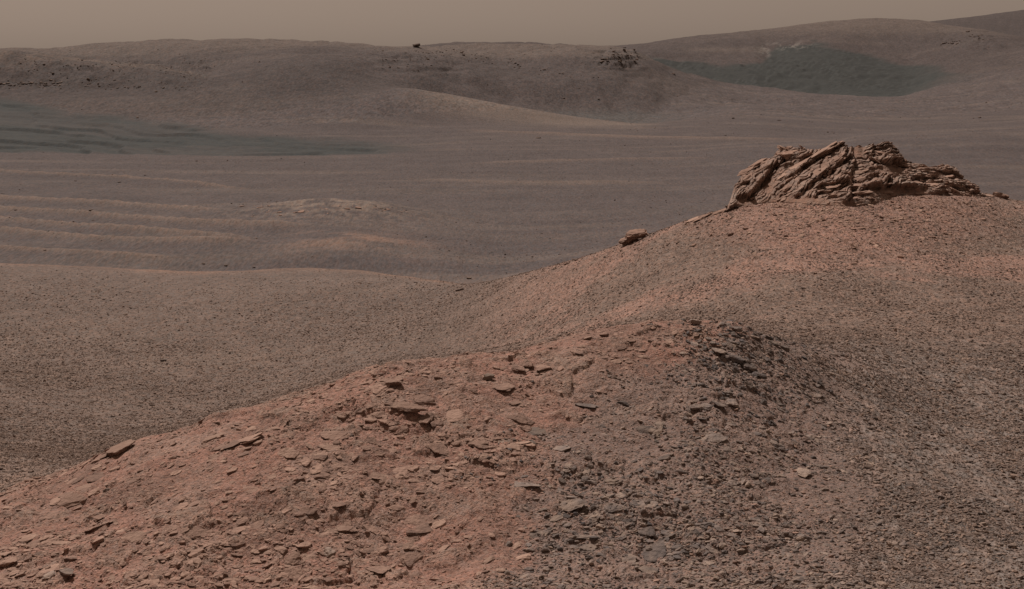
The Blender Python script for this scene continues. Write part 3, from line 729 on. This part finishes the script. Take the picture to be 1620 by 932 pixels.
HAND = [  # kind, column, row, width px, tilt, forward, height factor
 ('L', 1294, 243, 94, 32, .25, .75), ('L', 1318, 254, 66, 30, .36, 1.35), ('L', 1262, 262, 74, 33, .2, .7), ('L', 1283, 280, 60, 34, .2, .7), ('L', 1304, 249, 70, 31, .25, .5), ('L', 1246, 274, 50, 33, .15, .55),
 ('B', 1192, 279, 66, 27, .25, .8), ('B', 1174, 292, 38, 20, .45, .9), ('S', 1203, 258, 50, 27, .08, .9), ('S', 1182, 270, 40, 30, .12, .9),
 ('B', 1252, 246, 52, 8, .08, .9), ('S', 1240, 236, 34, -24, .05, .8), ('S', 1272, 237, 30, -38, .05, .6), ('S', 1232, 256, 40, 40, .1, .7),
 ('B', 1325, 256, 38, 24, .22, .85), ('S', 1306, 262, 34, 26, .15, .9), ('S', 1256, 280, 36, 36, .12, 1), ('S', 1278, 290, 32, 24, .12, 1),
 ('B', 1283, 305, 26, 30, .12, .8), ('S', 1244, 298, 30, 34, .1, 1), ('S', 1316, 296, 34, 12, .12, 1), ('S', 1320, 308, 30, 6, .12, .9),
 ('S', 1362, 272, 40, 14, .1, 1), ('S', 1366, 283, 44, 10, .12, 1), ('S', 1362, 294, 46, 12, .12, 1), ('S', 1366, 305, 44, 8, .14, .9), ('S', 1354, 314, 28, 10, .1, .9), ('S', 1375, 313, 22, -4, .1, .9),
 ('S', 1404, 234, 40, -6, .08, .9), ('S', 1396, 243, 42, -10, .1, .8), ('S', 1412, 250, 40, -8, .1, .9), ('S', 1384, 254, 30, -30, .1, .7), ('S', 1428, 262, 32, -14, .1, .9),
 ('S', 1462, 268, 38, 4, .1, .9), ('S', 1488, 267, 32, 16, .1, .9), ('S', 1470, 278, 40, -6, .14, 1), ('S', 1494, 282, 40, 14, .14, 1), ('S', 1452, 290, 32, -4, .14, 1), ('S', 1476, 293, 36, 2, .16, 1),
 ('S', 1500, 294, 30, 18, .14, 1), ('B', 1488, 303, 34, -10, .14, .7), ('S', 1516, 284, 36, -34, .06, .9), ('S', 1530, 291, 32, -30, .08, 1), ('B', 1541, 301, 20, -20, .08, .9), ('S', 1512, 303, 34, -24, .12, .9),
 ('S', 1422, 286, 32, -6, .14, .9), ('S', 1436, 297, 34, -2, .14, .8), ('S', 1398, 292, 30, 4, .14, .9), ('S', 1404, 304, 26, 0, .16, .8),
]
KIND = {'L': LONG, 'B': BLOCK, 'S': SLAB}
NAMES = {'L': 'slab', 'B': 'block', 'S': 'slab'}
for i, (k, p, q, w, th, fw, hz) in enumerate(HAND):
    w *= .82 if k != 'L' else .95; fw *= .45
    part(NAMES[k], random.choice(KIND[k]), p, q, w, th, fw, hz, random.uniform(.8, 1.1), random.uniform(-.25, .25), random.uniform(-.1, .2))
tries = 0; made = 0
while made < 220 and tries < 2000:
    tries += 1
    p = random.uniform(1158, 1550); b = np.interp(p, *OB); c = np.interp(p, *OC); q = random.uniform(c + 4, b + 3)
    if any(abs(p - a) < 16 and abs(q - e) < 12 for a, e in ((1357, 240), (1408, 268), (1216, 293))): continue
    th = 29 if p < 1345 else (7 if p < 1440 else -9)
    part('slab' if random.random() < .7 else 'block', random.choice(SLAB) if random.random() < .7 else random.choice(BLOCK), p, q, random.uniform(5, 12), th + random.gauss(0, 11), random.uniform(-.05, .1), random.uniform(.7, 1.1), random.uniform(.7, 1.1), random.uniform(-.6, .6), random.uniform(-.15, .25))
    made += 1

skirt = np.exp(-((PX - 1345) / 205) ** 4) * (np.exp(-((DD - np.interp(PX, up, base_D) + .5) / 1.3) ** 2) + .25 * np.exp(-((DD - np.interp(PX, up, base_D) + 2.5) / 2.5) ** 2))
RUB = [rock_mesh('outcrop_rubble_shape', 260 + k, 2, (.3, .6), 10, .07, 3, M_OUT, .6, under=.2) for k in range(6)]
gravel('outcrop_rubble', 4500, skirt * (.2 + clus2), .035, .17, 2.1, RUB, 'loose reddish blocks strewn along the foot of the rock outcrop', 'rubble', sink=.4)

# ------------------------------------------------------------------ single rocks that stand out
R3 = lambda seed, mat, flat=(.3, .5), layers=4, under=.3, wedge=0, elong=.7, sub=3: rock_mesh('rock_shape', seed, sub, flat, 11, .10, layers, mat, elong, wedge, under * .7)
def rock(name, p, q, w, seed, mat, label, cat='rock', yaw=0.0, tilt=(0, 0), sink=.25, sz=1.0, group=None, **kw):
    o = put(name, R3(seed, mat, **kw), p, q, w, yaw, (tilt[0] * .5, tilt[1] * .5), sink, sz)
    tag(o, label, cat, group)
    return o
bo = bpy.data.objects.new('perched_boulder', None); LINK(bo)
qx, qy, qz = spot(1001, 383); qs = qy / F
bo.location = (qx, qy, qz); tag(bo, 'flat topped layered boulder with dark undercut perched on the hill edge', 'boulder')
for nm, sd, w_, dx, dz, tl, fl, dy in (('cap', 501, 40, 2, 8.5, -.16, .30, -.12), ('base', 502, 36, 1, -1.5, -.42, .46, .05), ('ledge', 503, 18, -12, .5, -.35, .36, -.05)):
    mm = rock_mesh('boulder_' + nm, sd, 4, (fl, fl + .03), 12, .08, 4, M_OUT, .75, under=.35)
    o = bpy.data.objects.new(nm, mm); LINK(o); o.parent = bo
    o.scale = (w_ * qs,) * 3; o.rotation_euler = (0, tl, .2); o.location = (dx * qs, dy, dz * qs - .02)
rock('skyline_boulder', 658, 75, 13, 302, M_DARKROCK, 'lone dark boulder on the skyline of the back ridge', 'boulder', flat=(.55, .6), wedge=.2, sink=.1, under=.2)
rock('plain_rock', 259, 573, 11, 303, M_DARKROCK, 'small dark reddish rock alone on the open gravel plain', flat=(.6, .7))
rock('edge_rock', 1582, 313, 24, 304, M_OUT, 'blocky rock on the hill edge right of the outcrop', flat=(.4, .5), tilt=(0, -.1))
rock('edge_slab', 1566, 312, 18, 305, M_OUT, 'thin slab just left of the blocky rock at the hill edge', flat=(.2, .25))
rock('edge_rock', 1157, 330, 20, 306, M_DARKROCK, 'dark rock at the left foot of the outcrop', flat=(.45, .5))
for k, (p, q, w) in enumerate([(1112, 345, 34), (1094, 350, 26), (1140, 337, 26)]):
    rock('edge_slab', p, q, w, 307 + k, M_OUT, ['long thin slab on the hill edge between boulder and outcrop', 'lowest thin slab on the hill edge above the perched boulder', 'thin slab on the hill edge nearest the outcrop'][k], flat=(.16, .2), tilt=(0, -.3), under=.4)
rock('edge_rock', 898, 417, 12, 311, M_TANROCK, 'pale small rock on the hill edge left of the perched boulder', flat=(.4, .5))
rock('plain_rock', 728, 460, 15, 312, M_DARKROCK, 'dark rock where the dune meets the hill edge', flat=(.4, .45))
rock('plain_rock', 743, 442, 8, 313, M_DARKROCK, 'small dark stone behind the end of the dune', flat=(.5, .6))
rock('left_rock', 1, 744, 12, 314, M_DARKROCK, 'dark rock cut by the left picture edge', flat=(.6, .7))
rock('bedrock_ledge', 188, 714, 48, 315, M_TANROCK, 'thin dark ledge jutting from the left shoulder of the near hill', 'ledge', flat=(.16, .2), layers=3, under=.5, tilt=(.0, -.2), sink=.35, sub=4)
rock('bedrock_ledge', 168, 722, 26, 316, M_TANROCK, 'short lower slab against the thin dark ledge', 'ledge', flat=(.16, .2), layers=3, under=.5, tilt=(.05, -.3), sink=.1)
rock('bedrock_ledge', 620, 610, 46, 317, M_TANROCK, 'overhanging ledge with black shadow near the crest of the near hill', 'ledge', flat=(.24, .28), layers=4, under=.55, tilt=(-.2, -.25), sink=.35, sub=4)
rock('bedrock_plate', 640, 645, 62, 318, M_TANROCK, 'large broken plate below the overhanging ledge', 'slab', flat=(.22, .26), layers=4, under=.3, tilt=(-.05, 0), sink=.5, sub=4)
rock('bedrock_plate', 667, 636, 40, 319, M_TANROCK, 'smooth tan plate at the right of the large broken plate', 'slab', flat=(.16, .2), layers=3, under=.3, tilt=(-.08, 0), sink=.4)
rock('bedrock_plate', 676, 664, 24, 320, M_TANROCK, 'grey split slab below the smooth tan plate', 'slab', flat=(.3, .35), under=.3)
rock('bedrock_plate', 688, 672, 22, 321, M_TANROCK, 'small tan slab lying against the grey split slab', 'slab', flat=(.25, .3), under=.3)
for k, (p, q, w) in enumerate([(820, 584, 22), (836, 584, 22), (858, 584, 26)]):
    rock('ledge_stone', p, q, w, 322 + k, M_TANROCK, ['left stone of the low ledge row in red dust', 'middle stone of the low ledge row in red dust', 'largest right stone of the low ledge row in red dust'][k], 'ledge', flat=(.25, .32), under=.45, tilt=(-.1, 0))
rock('red_boulder', 772, 600, 18, 325, M_DARKROCK, 'dark red knobbly boulder in the dust below the crest', 'boulder', flat=(.6, .7), layers=0)
rock('rock_slab', 800, 616, 40, 326, M_TANROCK, 'long tan slab right below the dark red boulder', 'slab', flat=(.16, .2), under=.35, tilt=(-.1, -.1))
rock('tilted_slab', 18, 893, 42, 327, M_TANROCK, 'large tilted tan slab casting black shadow in the lower left corner', 'slab', flat=(.34, .38), under=.5, tilt=(-.1, -.35), sub=4, sink=.15)
rock('rock_slab', 104, 908, 26, 328, M_GREYROCK, 'grey slab with dark underside right of the large tilted slab', 'slab', flat=(.3, .35), under=.45, tilt=(-.15, 0))
rock('rock_slab', 80, 912, 20, 329, M_GREYROCK, 'broken grey rock between the large tilted slab and grey slab', 'rock', flat=(.35, .4), under=.4)
rock('dark_stone', 170, 776, 13, 330, M_DARKROCK, 'dark stone alone on the left slope of the near hill', flat=(.5, .6))
rock('dark_stone', 556, 690, 9, 331, M_DARKROCK, 'dark round pebble in bare dust of the near hill', flat=(.6, .7))
rock('dark_stone', 523, 877, 22, 332, M_GREYROCK, 'dark knobbly rock low on the near hill', flat=(.5, .6), under=.3)
rock('pale_plate', 105, 786, 26, 333, M_TANROCK, 'broad pale tan plate on the left shoulder of the near hill', 'slab', flat=(.2, .25), under=.2)
rock('rock_slab', 832, 682, 20, 334, M_TANROCK, 'rounded tan slab at the edge of the grey rubble', 'slab', flat=(.4, .45), under=.3)
rock('rock_slab', 890, 713, 30, 335, M_GREYROCK, 'grey ledge slab in the middle of the near hill rubble', 'slab', flat=(.2, .24), under=.45, tilt=(-.1, 0))
for k, (p, q, w) in enumerate([(1098, 648, 24), (1116, 646, 28), (1138, 644, 26), (1156, 640, 24)]):
    rock('ledge_stone', p, q, w, 336 + k, M_GREYROCK, ['leftmost', 'second', 'third', 'rightmost'][k] + ' stone of the grey ledge below the near hill summit', 'ledge', flat=(.28, .35), under=.5, tilt=(-.12, .1))
for k, (p, q, w) in enumerate([(1135, 558, 26), (1152, 566, 26), (1168, 574, 28), (1182, 582, 24), (1205, 597, 22)]):
    rock('ledge_stone', p, q, w, 341 + k, M_GREYROCK, ['first', 'second', 'third', 'fourth', 'lowest'][k] + ' stone down the dark ledge right of the near hill summit', 'ledge', flat=(.3, .38), under=.5, tilt=(-.1, .35))
for k, (p, q, w) in enumerate([(1100, 512, 20), (1148, 516, 22), (1165, 524, 22), (1192, 536, 20), (1222, 545, 22), (1240, 553, 18)]):
    rock('crest_stone', p, q, w, 347 + k, M_GREYROCK, ['summit stone at the top of the near hill', 'first grey stone right of the summit', 'second grey stone down the crest right of the summit', 'third grey stone down the right crest', 'fourth grey stone down the right crest', 'last grey stone at the foot of the right crest'][k], 'rock', flat=(.35, .45), under=.3)
rock('buried_boulder', 1270, 752, 24, 354, M_GREYROCK, 'stone bordering the bare sand patch on the right flank', flat=(.35, .4))

# ------------------------------------------------------------------ slabs on the near hill, each its own thing
SL = [rock_mesh('hill_slab_shape', 400 + k, 3, (.22, .36), 10, .09, 4, M_TANROCK, .6, under=.35) for k in range(9)]
SG = [rock_mesh('hill_grey_shape', 420 + k, 3, (.25, .42), 10, .09, 4, M_GREYROCK, .6, under=.35) for k in range(9)]
def zone(p, q):
    b = np.interp(q, [500, 530, 620, 720, 800, 932], [1140, 1105, 960, 800, 790, 830])
    if p > b: return ('grey angular slab in the rubble right of the red dust, upper part', 'grey slabs, upper right flank of near hill', SG) if q < 720 else ('grey angular slab in the rubble at the lower middle of near hill', 'grey slabs, lower middle of near hill', SG)
    if p < 330: return ('tan slab half sunk in dust on the lower left slope of near hill', 'tan slabs, lower left slope of near hill', SL)
    if q < 700: return ('tan slab half sunk in dust just below the near hill crest', 'tan slabs below the near hill crest', SL)
    return ('tan slab half sunk in dust on the broad lower middle slope of near hill', 'tan slabs, lower middle slope of near hill', SL)
cres = SECTIONS[3]; cxs = sorted(cres); cys = [cres[k][0] for k in cxs]
made = tries = 0
while made < 300 and tries < 20000:
    tries += 1
    p = random.uniform(4, 1330); q = random.uniform(520, 930)
    if q < np.interp(p, cxs, cys) + 12: continue
    x, d, z = spot(p, q)
    if random.random() > .08 + .9 * float(sstep(-.1, .5, fbm(np.array(x * 1.1), np.array(d * 1.5), 4, 81))): continue
    w = 8 + 15 * random.random() ** 2.6
    lab, grp, ms = zone(p, q)
    o = put('rock_slab', random.choice(ms), p, q, w, random.gauss(.2, .5) + math.pi * random.randint(0, 1), (random.gauss(0, .1), random.gauss(0, .1)), random.uniform(.35, .6), random.uniform(.6, .95))
    tag(o, lab, 'slab', grp)
    made += 1

BP = [rock_mesh('bed_plate_shape', 480 + k, 3, (.13, .2), 13, .12, 3, M_TANROCK, .6, under=.15) for k in range(7)]
BG = [rock_mesh('grey_bed_plate_shape', 490 + k, 3, (.14, .22), 13, .12, 3, M_GREYROCK, .6, under=.15) for k in range(5)]
made = tries = 0
while made < 70 and tries < 5000:
    tries += 1
    p = random.uniform(10, 1150); q = random.uniform(540, 930)
    if q < np.interp(p, cxs, cys) + 16 or 850 < p < 1080 and q < 620: continue
    o = put('bedrock_plate', random.choice(BG if p > np.interp(q, [500, 530, 620, 720, 800, 932], [1140, 1105, 960, 800, 790, 830]) - 40 else BP), p, q, random.uniform(24, 52), random.gauss(.2, .5) + math.pi * random.randint(0, 1), (random.gauss(-.03, .05), random.gauss(0, .05)), random.uniform(.5, .7), random.uniform(.7, 1.0), random.uniform(.7, 1.0), 1.0)
    sd = 'left half of the near hill' if p < 560 else ('middle of the near hill' if p < 860 else 'grey side of the near hill')
    tag(o, 'broad low bedrock plate flush with the dust, ' + sd, 'bedrock plate', 'broad plates, ' + sd)
    made += 1

# ------------------------------------------------------------------ far stones: ledge on the left spur, rock trail, ridge noses, plain
FARM = [rock_mesh('far_rock_shape', 450 + k, 2, (.4, .7), 9, .08, 0, M_DARKROCK, .6, under=.2) for k in range(8)]
FART = [rock_mesh('far_tan_shape', 460 + k, 2, (.35, .5), 9, .08, 0, M_TANROCK, .6, under=.2) for k in range(6)]
def far_group(spots, wr, label, group, meshes=FARM, sz=1.0):
    for p, q in spots:
        o = put('rock', random.choice(meshes), p, q, random.uniform(*wr) * random.choice((.55, .7, .85, 1.0)), random.uniform(-3, 3), (0, 0), .35, sz)
        tag(o, label, 'rock', group)
G = random.gauss
far_group([(random.uniform(0, 98), 135 + G(0, 2.2)) for _ in range(60)], (3.5, 8), 'dark rock of the broken ledge across the left spur', 'ledge rocks on left spur', sz=.7)
far_group([(random.uniform(130, 300), 136 + G(0, 5)) for _ in range(34)], (2.5, 6), 'small dark rock strewn along the right half of the left spur', 'strewn rocks on left spur')
far_group([(random.uniform(5, 160), 108 + G(0, 12)) for _ in range(26)], (2, 4.5), 'tiny dark rock on the upper face of the left spur', 'rocks on upper left spur')
def trail(n):
    o = []
    for _ in range(n):
        t = random.random(); o.append((690 + 250 * t + G(0, 8), 80 + 48 * t + G(0, 4)))
    return o
far_group(trail(60), (2.2, 6), 'dark rock in the trail running down right from the skyline boulder', 'rock trail below skyline boulder')
far_group([(random.uniform(600, 690), random.uniform(80, 118)) for _ in range(26)], (2, 5), 'dark rock on the slope under the skyline boulder', 'rocks under skyline boulder')
far_group([(random.uniform(945, 965), 98 + G(0, 2)) for _ in range(9)] + [(random.uniform(970, 1010), 91 + G(0, 5)) for _ in range(24)], (4, 8), 'dark rock capping the nose of the centre hill', 'rocks on the centre hill nose')
far_group([(random.uniform(1488, 1525), 68 + G(0, 2)) for _ in range(16)] + [(random.uniform(1530, 1560), 59 + G(0, 3)) for _ in range(12)], (3, 7), 'dark rock on the brow of the far right hill', 'rocks on far right brow')
plain_sp = [(119, 287), (178, 277), (230, 278), (188, 289), (25, 334), (143, 337), (116, 353), (98, 353), (77, 366), (85, 371), (247, 408), (70, 397), (322, 418), (356, 422), (402, 424), (493, 409), (406, 378), (311, 256), (445, 251), (56, 467), (43, 477), (163, 475), (175, 476), (202, 462), (336, 472), (30, 524),
            (852, 219), (1008, 207), (1036, 203), (1120, 194), (1180, 157), (1160, 188), (1280, 192), (1285, 194), (1310, 210), (1318, 211), (1345, 205), (1375, 204), (1450, 192), (1470, 187), (1540, 188), (1550, 187), (1560, 163), (1600, 166), (1575, 176), (1187, 195), (1148, 215), (1233, 191), (790, 150), (845, 145), (872, 126), (916, 141), (1065, 119), (1068, 121), (700, 160), (720, 184), (1000, 262), (995, 288), (857, 370), (674, 376)]
PLACES = [(lambda p, q: p < 560 and q < 300, 'small dark stone between the left dark sand and the dune ridges', 'stones before the left dark sand'),
          (lambda p, q: p < 560 and q < 425, 'small dark stone among the parallel dune ridges at left', 'stones among the dune ridges'),
          (lambda p, q: p < 560, 'small dark stone on the near side of the long dune at left', 'stones before the long dune'),
          (lambda p, q: p < 960 and q < 200, 'small dark stone on the slope in the centre distance', 'stones on the centre slope'),
          (lambda p, q: p < 1020, 'small dark stone on the wide plain left of the outcrop', 'stones on the plain left of outcrop'),
          (lambda p, q: p < 1400, 'small dark stone on the far plain behind the outcrop', 'stones behind the outcrop'),
          (lambda p, q: True, 'small dark stone on the far plain at the right edge', 'stones on the right far plain')]
for k, (fn, lab, grp) in enumerate(PLACES):
    far_group([t for t in plain_sp if fn(*t) and not any(f(*t) for f, _, _ in PLACES[:k])], (3.5, 7), lab, grp, sz=.9)
far_group([(random.uniform(380, 640), 325 + abs(G(0, 9)) + .0002 * random.uniform(-130, 130) ** 2) for _ in range(46)], (4, 12), 'pale bedrock slab on the low mound in the plain', 'slabs on low mound', FART, .6)
far_group([(608 + G(0, 14), 334 + G(0, 2.5)) for _ in range(10)], (4, 9), 'dark slab at the right end of the low mound', 'dark slabs on low mound', FARM, .6)
